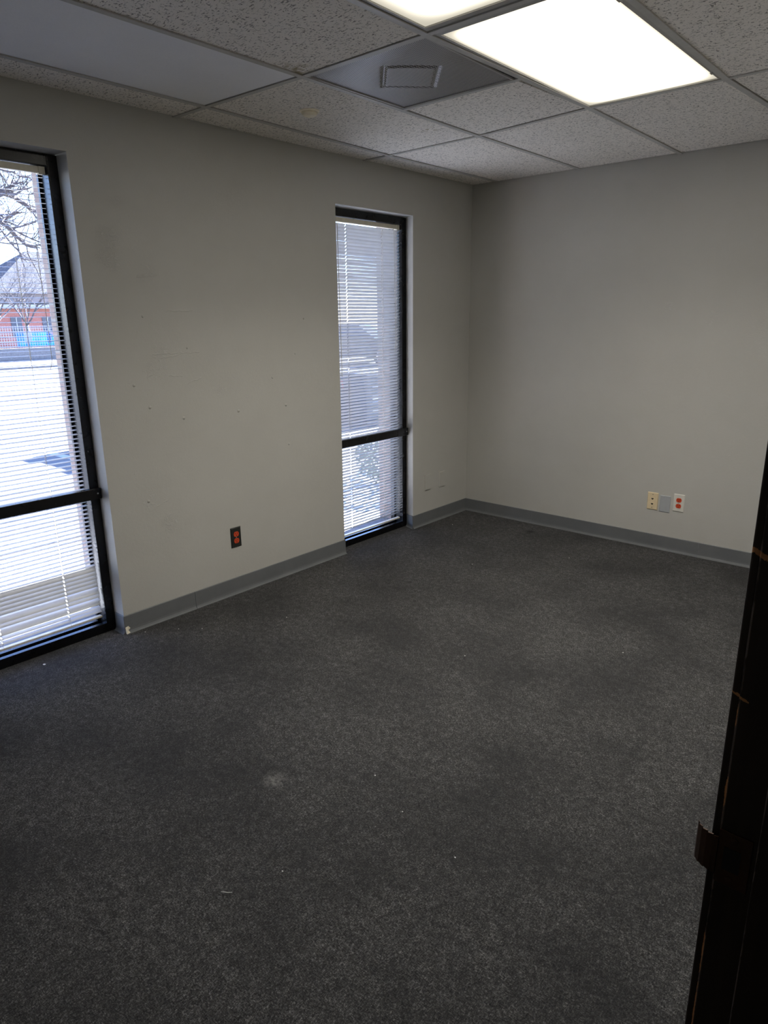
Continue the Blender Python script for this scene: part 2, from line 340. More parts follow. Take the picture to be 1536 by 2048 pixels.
# ------------------------------------------------------------------ room shell
XR, YB, TOP = 2.95, -5.45, 2.95          # right wall, near wall, top of the structure above the hung ceiling
W1 = dict(yl=-3.73, yr=-3.002, top=2.2135, d=.095, yl2=-3.735, yr2=-3.002)
W2 = dict(yl=-1.414, yr=-.6865, top=2.174, d=.088, yl2=-1.414, yr2=-.652)
WX = -.36                                # outer face of the window wall
def wall_left():
    b = MB(); sides = [YB - .1]
    ys = [YB - .12, W1['yl'], W1['yr'], W2['yl'], W2['yr'], .12]
    for i, (a, c) in enumerate(zip(ys, ys[1:])):
        if i in (1, 3):
            t = (W1 if i == 1 else W2)['top']; b.poly([(0, a, t), (0, c, t), (0, c, TOP), (0, a, TOP)])
        else: b.poly([(0, a, 0), (0, c, 0), (0, c, TOP), (0, a, TOP)])
    for w in (W1, W2):                    # plastered reveals back to the window frame
        d = -w['d'] - .03; k = (w['d'] + .03) / w['d']; yl2 = w['yl'] + (w['yl2'] - w['yl']) * k; yr2 = w['yr'] + (w['yr2'] - w['yr']) * k; t = w['top']
        b.poly([(0, w['yl'], 0), (0, w['yl'], t), (d, yl2, t), (d, yl2, 0)])
        b.poly([(0, w['yr'], 0), (d, yr2, 0), (d, yr2, t), (0, w['yr'], t)])
        b.poly([(0, w['yl'], t), (0, w['yr'], t), (d, yr2, t), (d, yl2, t)])
    o = b.build('wall_left', WALL, normals=False, kind='structure')
    f = MB(); xs = WX                     # brick outer leaf with its own returns
    for i, (a, c) in enumerate(zip(ys, ys[1:])):
        a2, c2 = a, c
        if i in (1, 3):
            w = W1 if i == 1 else W2
            f.box((xs, w['yl2'] - .0, w['top'] + .02), (-.13, w['yr2'] + .0, TOP + .3))
        else:
            lo = a if i == 0 else (W1 if i == 2 else W2)['yr2']; hi = c if i == 4 else (W1 if i == 0 else W2)['yl2']
            f.box((xs, lo, -.2), (-.13, hi, TOP + .3))
    f.build('brick_facing', BRICK_NEAR, o, label='tan brick outer face of the window wall')
    return o
WL = wall_left()
MB().box((WX, 0, 0), (3.2, .12, TOP)).build('wall_far', WALL, kind='structure')
MB().box((-.1, YB - .12, 0), (3.07, YB, TOP)).build('wall_near', WALL, kind='structure')
DY1, DY0, DT = -3.785, -4.70, 2.06        # rough door opening
b = MB(); b.box((XR, DY1, 0), (3.07, 0, TOP)); b.box((XR, YB, 0), (3.07, DY0, TOP)); b.box((XR, DY0, DT), (3.07, DY1, TOP)); b.build('wall_right', WALL, kind='structure')
b = MB(); b.box((4.5, YB - .12, 0), (4.6, -2.4, TOP)); b.box((3.07, YB - .22, 0), (4.6, YB - .12, TOP)); b.box((3.07, -2.4, 0), (4.6, -2.3, TOP)); b.build('wall_hall', WALL, kind='structure')
MB().box((-.13, YB - .2, -.14), (4.6, .12, 0)).build('floor', CARPET, kind='structure')
MB().box((WX, YB - .3, TOP), (4.7, .2, TOP + .15)).build('roof_slab', DARK, kind='structure')
MB().box((3.07, YB - .2, H), (4.6, -2.3, H + .02)).build('ceiling_hall', TILE, kind='structure')

# hung ceiling: measured grid nodes (the real grid is slightly crooked)
XI = {-1: [0, 0, 0, 0, 0], 0: [.247, .247, .245, .203, .215], 1: [.850, .853, .855, .837, .832], 2: [1.475, 1.470, 1.4655, 1.488, 1.470], 3: [2.085, 2.085, 2.082, 2.073, 2.150], 4: [2.69, 2.69, 2.69, 2.685, 2.70], 5: [2.95] * 5}
YJ = {-1: [YB, -3.66, -2.462, -1.158, 0], 0: [YB, -3.66, -2.459, -1.162, 0], 1: [YB, -3.66, -2.436, -1.178, 0], 2: [YB, -3.66, -2.436, -1.255, 0], 3: [YB, -3.66, -2.44, -1.254, 0], 4: [YB, -3.66, -2.44, -1.262, 0], 5: [YB, -3.66, -2.44, -1.266, 0]}
def node(i, j): return Vector((XI[i][j], YJ[i][j], 0))
LIGHT_CELLS = {(2, 2), (2, 1)}
def inset(c, ins):
    """shrink a quad (ccw) by a distance per side"""
    n = 4; out = []
    L = []
    for k in range(n):
        p, q = c[k], c[(k + 1) % n]; d = (q - p).normalized(); nn = Vector((-d.y, d.x, 0)); L.append((p + nn * ins[k], d))
    for k in range(n):
        (p, d), (q, e) = L[k - 1], L[k]
        den = d.x * e.y - d.y * e.x; t = ((q.x - p.x) * e.y - (q.y - p.y) * e.x) / den; out.append(p + d * t)
    return out
tiles, smooth = MB(), None
def tile(mb, quad, rnd=True):
    ins = [random.choice((.0112, .0120, .0130, .0142, .0150)) for _ in range(4)]
    q = inset(quad, ins); z = H + .002
    mb.prism([(p.x, p.y, z) for p in q], (0, 0, .016))
for i in range(-1, 5):
    for j in range(4):
        if (i, j) in LIGHT_CELLS: continue
        q = [node(i, j), node(i + 1, j), node(i + 1, j + 1), node(i, j + 1)]
        if (i, j) == (1, 2):              # vent takes the near half of this bay
            q = [Vector((.852, -1.816, 0)), Vector((1.452, -1.826, 0)), node(2, 3), node(1, 3)]
        if (i, j) == (0, 1):
            smooth = MB(); tile(smooth, q); continue
        tile(tiles, q)
CEIL = tiles.build('ceiling', TILE, kind='structure')
smooth.build('smooth_tile', TILE_NEW, CEIL, label='smoother, whiter ceiling tile above the left window')
tee = MB()
def tbar(p, q, w=.0125, dz=0.0):
    d = (q - p).normalized(); nn = Vector((-d.y, d.x, 0)) * w
    tee.prism([(v.x, v.y, H - .003 + dz) for v in (p - nn, q - nn, q + nn, p + nn)], (0, 0, .004))
    n2 = Vector((-d.y, d.x, 0)) * .003
    tee.prism([(v.x, v.y, H + .001 + dz) for v in (p - n2, q - n2, q + n2, p + n2)], (0, 0, .035))
for i in range(0, 5):
    for j in range(4): tbar(node(i, j), node(i, j + 1))
for j in range(1, 4):
    for i in range(-1, 5): tbar(node(i, j), node(i + 1, j), .0118, .0006)
tbar(Vector((.852, -1.816, 0)), Vector((1.470, -1.826, 0)), .0118, .0006)
tee.build('suspension_grid', TEE, CEIL, label='white metal grid carrying the ceiling tiles')

# ceiling lights
def troffer(q, lens, label, strength):
    """q: bay corners, lens: x0,x1,y0,y1 of the visible lens"""
    c = sum(q, Vector()) / 4; x0, x1, y0, y1 = lens
    t = thing('ceiling_light', label, 'ceiling light', (c.x, c.y, H), 'fluorescent ceiling lights')
    f = MB(); qo = inset(q, [.0125] * 4); z = H - .001
    L = [Vector((x0, y0, 0)), Vector((x1, y0, 0)), Vector((x1, y1, 0)), Vector((x0, y1, 0))]
    for k in range(4):
        a, b_, c2, d = qo[k], qo[(k + 1) % 4], L[(k + 1) % 4], L[k]
        f.prism([(p.x, p.y, z + .003 * m) for p, m in ((a, 1), (b_, 1), (c2, 0), (d, 0))], (0, 0, .012))
    f.build('frame', TROFFER, t)
    h = MB()
    for k in range(4):
        a, b_ = L[k], L[(k + 1) % 4]; h.poly([(a.x, a.y, H + .011), (b_.x, b_.y, H + .011), (b_.x, b_.y, H + .10), (a.x, a.y, H + .10)])
    h.poly([(p.x, p.y, H + .10) for p in L]); h.build('housing', TROFFER, t)
    l = MB(); l.poly([(p.x, p.y, H + .004) for p in L]); l.build('diffuser', mat_lens(x0, x1, y0, y1, strength), t)
    ld = bpy.data.lights.new('tube_light', 'AREA'); ld.shape = 'RECTANGLE'; ld.size = x1 - x0 - .04; ld.size_y = y1 - y0 - .04; ld.energy = LAMP_DOWN * strength / LAMP; ld.spread = math.radians(132); ld.color = (1.0, .955, .87)
    lo = bpy.data.objects.new('tube_light', ld); COL.objects.link(lo); lo.parent = t; lo.location = ((x0 + x1) / 2 - c.x, (y0 + y1) / 2 - c.y, .0035)
    for yy in (y0 + .14, y1 - .10): MB().box((x1 - .004, yy, H - .0025), (x1 + .008, yy + .022, H + .001), .001).build('latch', TROFFER, t)
troffer([node(2, 2), node(3, 2), node(3, 3), node(2, 3)], (1.500, 2.050, -2.402, -1.276), 'whole lit fluorescent panel in the ceiling beyond the vent', LAMP)
troffer([node(2, 1), node(3, 1), node(3, 2), node(2, 2)], (1.497, 2.045, -3.62, -2.483), 'lit fluorescent panel cut off by the top edge of the photo', LAMP * .27)

# air vent
vt = thing('air_vent', 'square perforated metal air vent beside the lit ceiling panel', 'air vent', (1.155, -2.125, H))
VA = [Vector((.855, -2.436, 0)), Vector((1.4655, -2.436, 0)), Vector((1.452, -1.826, 0)), Vector((.852, -1.816, 0))]
vq = inset(VA, [.013] * 4)
PC = Vector((1.149, -2.135)); PD = Vector((.137, .125)).normalized(); PE = Vector((-PD.y, PD.x))
def vent_pt(u, v):
    p = vq[0].lerp(vq[1], u).lerp(vq[3].lerp(vq[2], u), v)
    dx, dy = Vector((p.x, p.y)) - PC, 0
    r = Vector((p.x, p.y)) - PC; a, c = abs(r.dot(PD)) / .092, abs(r.dot(PE)) / .104; m_ = max(a, c)
    z = H + .004
    if m_ <= 1: z -= .0022
    elif m_ < 1.25: z += .0065 * math.sin((m_ - 1) / .25 * PI) - .0022 * (1 - (m_ - 1) / .25)
    z += .0025 * math.sin(7 * u + 3 * v) * math.sin(9 * v + 1) * min(1, 8 * u, 8 * v, 8 - 8 * u, 8 - 8 * v)
    return (p.x, p.y, z)
MB().grid(vent_pt, 110, 110).build('perforated_face', PERF, vt, smooth=True)
fr = MB()
vi = inset(VA, [.020] * 4); vo = inset(VA, [.0122] * 4)
for k in range(4): fr.prism([(p.x, p.y, H - .001) for p in (vo[k], vo[(k + 1) % 4], vi[(k + 1) % 4], vi[k])], (0, 0, .006))
fr.build('frame', TROFFER, vt)
MB().box((.87, -2.42, H + .03), (1.43, -1.84, H + .05)).build('backing', DARK, vt)
# sprinkler cover
sp = thing('sprinkler_cover', 'small off-white domed disc on the fissured ceiling tile', 'sprinkler cover', (.525, -2.093, H))
MB().lathe([(.046, .001), (.046, -.002), (.040, -.0045), (.0375, -.0045)], (.525, -2.093, H + .001), (0, 0, 1), 40).build('flange', SPRINK, sp, smooth=False)
MB().lathe([(.0375, -.004), (.0365, -.011), (.031, -.018), (.018, -.0225), (.004, -.0235)], (.525, -2.093, H + .001), (0, 0, 1), 40).build('cap', SPRINK, sp, smooth=True)

# ------------------------------------------------------------------ windows
def window(idx, w, sill_top=.062):
    d0, d1 = -w['d'], -w['d'] - .118; yl, yr, t = w['yl2'], w['yr2'], w['top'] - .004; fw = .045
    root = thing('window_%d' % idx, None, None, (d0, (yl + yr) / 2, 0), kind='structure')
    f = MB()
    f.box((d0, yr - fw, 0), (d1, yr + .012, t), .0015); f.box((d0, yl - .012, 0), (d1, yl + fw, t), .0015)
    f.box((d0, yl + fw, t - fw), (d1, yr - fw, t), .0015); f.box((d0, yl + fw, 0), (d0 - .026, yr - fw, sill_top), .0015)
    f.box((d0 - .026, yl + fw, 0), (d1, yr - fw, sill_top - .022), .001)
    for a, c in ((yl + fw, yl + fw + .012), (yr - fw - .012, yr - fw)): f.box((d0 - .073, a, sill_top - .02), (d0 - .088, c, t - fw), .001)   # glazing beads
    f.box((d0 - .073, yl + fw, sill_top - .022), (d0 - .088, yr - fw, sill_top - .006), .001)
    f.build('frame', BRONZE, root)
    MB().box((d0 - .079, yl + fw, sill_top - .022), (d0 - .085, yr - fw, t - fw)).build('pane', GLASS, root)
    bx0 = d0 + .030; k = .65; ya = w['yl'] + (w['yl2'] - w['yl']) * k + .003; yb = w['yr'] + (w['yr2'] - w['yr']) * k - .003
    br = MB().box((d0, ya, .700), (bx0, yb, .752), .002).build('guard_bar', BRONZE, root, label='dark metal bar across the lower part of the window')
    MB().lathe([(.004, 0), (.004, .0012), (.002, .0018)], (bx0, yb - .018, .728), (1, 0, 0), 12).build('screw', SCREW, br)
    cs = MB(); cs.box((WX + .01, yl - .02, -.06), (d1 + .002, yr + .02, sill_top - .02), .004); cs.build('outer_sill', STONE, root)
window(1, W1, .048); window(2, W2, .045)

def blind(w, label, tilt_fn, name='window_blind', seg=4):
    """2.5 cm slats hung from a headrail; tilt_fn(k, n, z) -> (tilt in radians, dz)"""
    d = -w['d'] - .033; yl, yr = w['yl2'] + .050, w['yr2'] - .050; zt = w['top'] - .052; fw_s = (.070 if w is W1 else .060)
    t = thing(name, label, 'window blind', (d, (yl + yr) / 2, fw_s), 'white slatted window blinds')
    hr = MB(); hr.box((d - .013, yl, zt - .026), (d + .013, yr, zt), .0015)
    hro = hr.build('headrail', CREAM, t)
    MB().box((d - .015, yr - .026, zt - .029), (d + .0155, yr + .002, zt + .001), .002).build('end_bracket', CREAM, hro)
    LAD = (yl + .155, yr - .165)
    sl = MB(); n = int((zt - .045 - fw_s - .012) / .0205); zs = []
    for k in range(n):
        z = zt - .042 - k * .0205; tl, dz, ty = tilt_fn(k, n, z); z += dz; zs.append(z)
        c, s_ = math.cos(tl), math.sin(tl)
        prof = []
        for m_ in range(seg + 1):
            u = m_ / seg - .5; x = u * .0250; h = (.25 - u * u) * .0068
            prof.append((x * c - h * s_, x * s_ + h * c))
        e = random.uniform(-.0015, .0015); ya, yb = yl + .004 + e, yr - .003 + e; a = []
        cuts = [ya] + [h + o_ for h in LAD for o_ in (-.0027, .0027)] + [yb]
        for y in cuts:
            dzz = ty * (2 * (y - ya) / (yb - ya) - 1); a.append([sl.bm.verts.new((d + p, y, z + q + dzz)) for p, q in prof])
        for i_ in range(len(cuts) - 1):
            for m_ in range(seg):
                if i_ in (1, 3) and m_ in (1, 2): continue      # routed hole for the lift cord
                sl.bm.faces.new([a[i_][m_], a[i_][m_ + 1], a[i_ + 1][m_ + 1], a[i_ + 1][m_]])
    sl.build('slats', SLAT, t, normals=False, smooth=True)
    zb = fw_s + .006
    MB().box((d - .0125, yl + .003, zb), (d + .0125, yr - .003, zb + .011), .003).build('bottom_rail', CREAM, t)
    for y in LAD:
        lc = MB(); lc.tube([(d + .0135, y - .006, zt - .03), (d + .0135, y, zb + .01)], .0007, 5); lc.tube([(d - .0135, y + .006, zt - .03), (d - .0135, y, zb + .01)], .0007, 5)
        lc.tube([(d, y, zt - .03), (d, y, zb + .01)], .0006, 5)
        for z in zs: lc.tube([(d + .0135, y, z - .004), (d - .0135, y, z - .004)], .0004, 3, False)
        lc.build('ladder_cord', CORDM, t)
    wd = MB(); x = d + .019
    if w is W1:
        yw = yr - .085
        wd.tube([(x, yw, zt - .03), (x + .003, yw + .002, 1.9), (x + .004, yw + .004, 1.5), (x + .004, yw + .002, 1.36), (x + .003, yw - .010, 1.318)], .0013, 6)
    else:
        yw = yr - .06
        wd.tube([(x, yw, zt - .02), (x + .002, yw + .003, 1.8), (x + .003, yw + .007, 1.35), (x + .003, yw - .004, 1.31), (x + .003, yw + .004, 1.29)], .0012, 6)
    wd.build('lift_cord', CORDM, t)
    if w is W2:
        wn_ = MB(); yy = yl + .058; wn_.tube([(d + .02, yy, zt - .028), (d + .021, yy + .004, zt - .05), (d + .021, yy + .012, 1.16)], [.0016, .0022, .0022], 6); wn_.build('tilt_wand', CORDM, t)
    return t
def tilt1(k, n, z):
    r = n - 1 - k                     # count from the bottom
    if r in (11, 10, 9, 8, 7): return (math.radians(-60), 0, 0)
    if r in (5, 4): return (math.radians(-50), .002, 0)
    if r in (2,): return (math.radians(-48), .004, 0)
    if r in (0, 1, 3, 6): return (math.radians(-24), random.uniform(-.002, .002), random.uniform(-.002, .002))
    return (math.radians(-5 + random.uniform(-3, 3)), 0, random.uniform(-.0008, .0008))
def tilt2(k, n, z):
    return (math.radians(48.5 + random.uniform(-2, 2)), 0, random.uniform(-.0008, .0008))
blind(W1, 'open slatted white blind in the left window, lowest slats bunched shut', tilt1)
blind(W2, 'nearly closed slatted white blind in the narrow window near the corner', tilt2)

# ------------------------------------------------------------------ baseboards (vinyl cove)
BH = .098
def cove(name, p, q, nrm):
    p, q, nrm = Vector(p), Vector(q), Vector(nrm)
    prof = [(0, 0), (.0165, 0), (.0160, .003), (.010, .007), (.0065, .015), (.0052, .026), (.0048, BH - .003), (.003, BH), (0, BH)]
    b = MB(); b.prism([p + nrm * a + Vector((0, 0, h)) for a, h in prof], q - p); return b.build(name, VINYL, kind='structure')
cA = cove('baseboard_left', (0, -3.004, 0), (0, -2.5885, 0), (1, 0, 0)); cove('baseboard_left', (0, -2.5865, 0), (0, -1.410, 0), (1, 0, 0))
cove('baseboard_left', (0, -.690, 0), (0, -.0005, 0), (1, 0, 0))
cove('baseboard_left', (-.085, -3.002, 0), (.004, -3.002, 0), (0, -1, 0)); cove('baseboard_left', (-.08, -.656, 0), (.004, -.688, 0), (0, -1, 0))
cove('baseboard_left', (0, YB, 0), (0, -3.73, 0), (1, 0, 0))
cove('baseboard_far', (0, 0, 0), (.6085, 0, 0), (0, -1, 0)); cove('baseboard_far', (.6095, 0, 0), (1.8285, 0, 0), (0, -1, 0)); cove('baseboard_far', (1.8295, 0, 0), (2.95, 0, 0), (0, -1, 0))
cove('baseboard_right', (XR, -3.71, 0), (XR, 0, 0), (-1, 0, 0)); cove('baseboard_near', (0, YB, 0), (XR, YB, 0), (0, 1, 0))
ch = MB()
ch.prism([(.0062, -3.004, .002), (.0175, -3.004, .0035), (.0150, -2.985, .006), (.0068, -2.990, .018), (.0058, -2.978, .026), (.0054, -2.988, .040), (.0054, -3.004, .036)], (.0012, -.0004, .0004))
ch.build('torn_edge', PLASTER_EDGE, cA, label='cream torn corner of the grey baseboard')

# ------------------------------------------------------------------ wall plates
def plate_mesh(c, u, n, w=.070, h=.117, d=.006, bev=.004):
    """c centre on the wall, u horizontal direction, n outward normal"""
    c, u, n = Vector(c), Vector(u), Vector(n); b = MB(); z = Vector((0, 0, 1))
    ring = []
    for dd, k in ((0, 0), (d * .45, 0), (d, bev)):
        ring.append([b.bm.verts.new(c + n * dd + u * (sx * (w / 2 - k)) + z * (sz * (h / 2 - k))) for sx, sz in ((-1, -1), (1, -1), (1, 1), (-1, 1))])
    for r0, r1 in zip(ring, ring[1:]):
        for k in range(4): b.bm.faces.new([r0[k], r0[(k + 1) % 4], r1[(k + 1) % 4], r1[k]])
    b.bm.faces.new(ring[-1]); b.bm.faces.new(ring[0][::-1]); return b
def disc(c, n, r, h): return MB().lathe([(r, 0), (r, h * .7), (r * .8, h)], c, n, 16)
def receptacle(parent, c, u, n):
    c, u, n = Vector(c), Vector(u), Vector(n); z = Vector((0, 0, 1))
    pts = []
    for k in range(40):
        a = 2 * PI * k / 40; x, y = .0172 * math.cos(a), .0172 * math.sin(a); y = max(-.0140, min(.0140, y)); pts.append(c + u * x + z * y)
    o = MB().prism(pts, n * .0025).build('receptacle', ORANGE, parent, label='orange-red socket face')
    s = MB(); f = c + n * .0026
    for dx, hh in ((-.0064, .0042), (.0064, .0035)):
        s.prism([f + u * (dx + sx * .0013) + z * (.0045 + sz * hh) for sx, sz in ((-1, -1), (1, -1), (1, 1), (-1, 1))], n * .0004)
    s.prism([f + u * (.0025 * math.cos(2 * PI * k / 12)) + z * (-.0070 + .0027 * math.sin(2 * PI * k / 12)) for k in range(12)], n * .0004)
    s.build('slots', SLOT, o, label='black prong slots')
def outlet(c, u, n, label, mat):
    n = Vector(n); t = thing('wall_outlet', label, 'electrical outlet', c)
    plate_mesh(c, u, n).build('cover_plate', mat, t)
    for dz in (.0195, -.0195): receptacle(t, Vector(c) + n * .0055 + Vector((0, 0, dz)), u, n)
    disc(Vector(c) + n * .006, n, .0032, .0014).build('screw', SCREW, t); return t
outlet((0, -2.2895, .336), (0, 1, 0), (1, 0, 0), 'orange-socket outlet with dark metal plate under the window wall', STEELDK)
outlet((1.678, 0, .3385), (1, 0, 0), (0, -1, 0), 'orange-socket outlet with white plate on the far wall', WHITE)
t = thing('phone_jack', 'ivory wall plate with two black jack holes, left of three plates', 'phone jack', (1.508, 0, .325))
plate_mesh((1.508, 0, .325), (1, 0, 0), (0, -1, 0), .070, .117, .007).build('cover_plate', IVORY, t)
for zz in (.337, .302):
    o = MB().lathe([(.0150, 0), (.0150, .0012), (.0135, .0016)], (1.508, -.0068, zz), (0, -1, 0), 28).build('jack', IVORY, t)
    hp = []
    for k in range(28):
        a = 2 * PI * k / 28; hx = .0078 * math.sin(a) ** 3; hz = .0058 * (13 * math.cos(a) - 5 * math.cos(2 * a) - 2 * math.cos(3 * a) - math.cos(4 * a)) / 13; hp.append((1.508 + hx, -.0085, zz + .004 + hz))
    MB().prism(hp, (0, -.0004, 0)).build('socket_hole', SLOT, o, label='black jack hole')
for zz in (.370, .281): disc((1.508, -.0068, zz), (0, -1, 0), .0026, .0010).build('screw', STEELDK, t)
t = thing('blank_plate', 'grey blank wall plate between the ivory jack and white outlet', 'wall plate', (1.590, 0, .318))
plate_mesh((1.590, 0, .318), (1, 0, 0), (0, -1, 0), .069, .113, .0055).build('cover_plate', GREYP, t)
for zz in (.360, .276): disc((1.590, -.0053, zz), (0, -1, 0), .0028, .001).build('screw', GREYP, t)
for y, z, lab in ((-.510, .327, 'blank plate painted over, beside the narrow window'), (-.330, .320, 'blank plate painted over, nearest the room corner')):
    t = thing('blank_plate', lab, 'wall plate', (0, y, z), 'wall plates painted like the wall')
    plate_mesh((0, y, z), (0, 1, 0), (1, 0, 0), .072, .117, .009, .002).build('cover_plate', WALL, t)
    for zz in (z + .042, z - .042): disc((.0088, y, zz), (1, 0, 0), .0028, .0008).build('screw', WALL, t)

# ------------------------------------------------------------------ door frame
dr = thing('door_1', None, None, (3.01, -4.24, 0), kind='structure')
JY, JY2, JT = -3.800, -4.690, 2.045
b = MB(); b.box((2.949, JY, 0), (3.071, DY1, JT + .02), .0012); b.box((2.949, DY0, 0), (3.071, JY2, JT + .02), .0012); b.box((2.949, JY2, JT), (3.071, JY, JT + .02), .0012); b.build('jamb', WOOD, dr)
b = MB(); b.box((2.990, JY - .012, 0), (3.030, JY, JT), .0012); b.box((2.990, JY2, 0), (3.030, JY2 + .012, JT), .0012); b.box((2.990, JY2 + .012, JT - .012), (3.030, JY - .012, JT), .0012); b.build('stop', WOOD, dr)
b = MB(); b.box((2.9405, JY + .0025, 0), (XR, JY + .062, JT + .07), .002); b.box((2.9405, JY2 - .062, 0), (XR, JY2 - .003, JT + .07), .002); b.box((2.9405, JY2 - .003, JT + .003), (XR, JY + .0025, JT + .07), .002); b.build('casing', WOOD, dr)
st = MB(); Z0, Z1 = .905, .975
st.box((2.9495, JY - .0016, Z0), (2.984, JY + .0005, Z1), .0006)
lip = [(2.9500, JY - .0016), (2.9440, JY - .0012), (2.9370, JY + .0005), (2.9305, JY + .0040), (2.9255, JY + .0090), (2.9235, JY + .0140)]
for (a, c), (e, f) in zip(lip, lip[1:]):
    st.prism([(a, c, Z0 + .010), (e, f, Z0 + .012), (e, f, Z1 - .012), (a, c, Z1 - .010)], (-.0005, -.0016, 0))
so = st.build('strike_plate', STRIKE, dr, label='bronze strike plate with a curled lip')
MB().box((2.956, JY - .0019, Z0 + .020), (2.974, JY - .0014, Z1 - .020)).build('latch_hole', SLOT, so)
for z in (Z0 + .009, Z1 - .009): MB().lathe([(.0042, 0), (.0040, .0008), (.002, .001)], (2.966, JY - .0015, z), (0, -1, 0), 14).build('screw', STRIKE, so)

# ------------------------------------------------------------------ bits on the carpet
def crumb(x, y, r, label, group=None, flat=.5, name='carpet_crumb', cat='crumb'):
    b = MB(); bmesh.ops.create_icosphere(b.bm, subdivisions=2, radius=r)
    for v in b.bm.verts: v.co = Vector((v.co.x * random.uniform(.8, 1.25) + x, v.co.y * random.uniform(.6, 1.0) + y, max(0, (v.co.z * flat + r * flat)) + .001))
    p = dict(label=label, category=cat)
    if group: p['group'] = group
    b.build(name, CRUMB, org=(x, y, .001), **p)
crumb(.012, -3.415, .0075, 'small white scrap on the carpet below the left window', flat=.25, name='paper_scrap', cat='scrap')
for x, y, r in ((1.712, -3.022, .0028), (2.142, -3.150, .0026), (1.795, -3.514, .0024), (.175, -.423, .0035), (.06, -2.93, .003), (.16, -2.80, .003), (.25, -2.72, .0028), (.48, -2.35, .003), (1.2, -.55, .003), (.78, -1.05, .003), (2.0, -1.6, .003), (1.45, -2.1, .0028), (1.90, -3.10, .0022)):
    crumb(x, y, r, 'tiny white crumb on the dark carpet', 'white crumbs on the carpet')
MB().tube([(1.722, -3.674, .003), (1.731, -3.672, .006), (1.741, -3.666, .006), (1.748, -3.655, .003)], [.0006, .001, .001, .0005], 6).build('carpet_thread', CRUMB, org=(1.735, -3.668, 0), smooth=True, label='short curved pale thread lying on the carpet', category='thread')

# ------------------------------------------------------------------ outside
GZ = -.15
MB().box((-23.5, -40, GZ - .2), (-2.1, 60, GZ)).build('parking_lot', LOT, kind='structure')
MB().box((-2.1, -40, GZ - .2), (WX, 60, GZ + .012)).build('pavement', GROUND, kind='structure')
MB().box((-90, -40, GZ - .3), (-23.5, 80, GZ - .05)).build('far_ground', LOT, kind='structure')
def stripe(p, q, w, lab):
    p, q = Vector(p), Vector(q); d = (q - p).normalized(); n = Vector((-d.y, d.x, 0)) * w / 2
    MB().prism([p - n, q - n, q + n, p + n], (0, 0, .004)).build('parking_line', PAINT_LINE, org=p, label=lab, category='road marking')
stripe((-4.2, -.62, GZ), (-9.0, -.85, GZ), .11, 'white painted bay line crossing the blue shadow outside')
MB().box((-24.6, -10, GZ - .1), (-23.4, 40, GZ + .08), .02).build('kerb', STONE, org=(-24, 10, GZ - .05), label='long pale kerb along the far side of the parking lot', category='kerb')
MB().box((-30.3, -10, GZ - .05), (-30.0, 40, .34), .01).build('retaining_wall', STONE, org=(-30, 10, GZ - .05), label='low grey stone wall under the fence', category='wall')
fe = thing('mesh_fence', 'tall grey mesh fence rising behind the low stone wall', 'fence', (-30.50, 9, GZ - .05))
b = MB()
for k in range(160): b.box((-30.508, 2 + k * .11, .20), (-30.492, 2 + k * .11 + .016, 1.30))
for k in range(9): b.box((-30.51, 2, .40 + k * .11), (-30.49, 19.5, .414 + k * .11))
b.build('mesh', FENCEM, fe)
for k in range(7): MB().tube([(-30.56, 2 + k * 2.9, GZ - .05), (-30.56, 2 + k * 2.9, 1.36)], .03, 8).build('post', FENCEM, fe)
MB().box((-30.66, 8.75, .36), (-30.64, 12.5, 1.04)).build('banner', BANNER, org=(-30.65, 10, .36), label='blue and teal printed banner tied behind the fence', category='banner')
def building():
    t = thing('brick_building', 'low salmon brick building with a white eave behind the fence', 'building', (-39, 9, GZ - .05)); X = -37
    MB().box((X - 4, 2, GZ - .05), (X, 13.9, 2.15)).build('wall', BRICK_FAR, t)
    MB().box((X - 4.4, 1.7, 2.15), (X + .35, 14.2, 2.36)).build('eave', EAVE, t)
    MB().box((X - 4.2, 1.9, 2.36), (X + .2, 14.0, 2.46)).build('roof', ROOFM, t)
    for y in (8.3, 11.1, 12.75):
        f = MB().box((X - .02, y, .70), (X + .03, y + .55, 1.72)).build('window', WINDK, t)
        MB().box((X + .03, y + .26, .70), (X + .05, y + .30, 1.72)).build('mullion', EAVE, f)
building()
def house():
    t = thing('grey_roofed_house', 'house with a big grey hip roof behind the brick building', 'house', (-46, 19.5, GZ - .05))
    x0, x1, y0, y1 = -50, -42, 12.0, 27; e, r = 3.1, 5.9
    MB().box((x0 + .4, y0 + .4, GZ - .05), (x1 - .4, y1 - .4, e)).build('wall', TRIMW, t)
    b = MB(); v = [b.bm.verts.new(p) for p in ((x0, y0, e), (x1, y0, e), (x1, y1, e), (x0, y1, e), ((x0 + x1) / 2, y0 + 4.2, r), ((x0 + x1) / 2, y1 - 4.2, r))]
    for f in ((0, 1, 4), (1, 2, 5, 4), (2, 3, 5), (3, 0, 4, 5), (3, 2, 1, 0)): b.bm.faces.new([v[k] for k in f])
    b.build('roof', ROOFM, t)
    MB().box((-46.4, 22.0, 4.8), (-45.6, 22.8, 7.0)).build('chimney', BRICK_FAR, t)
house()
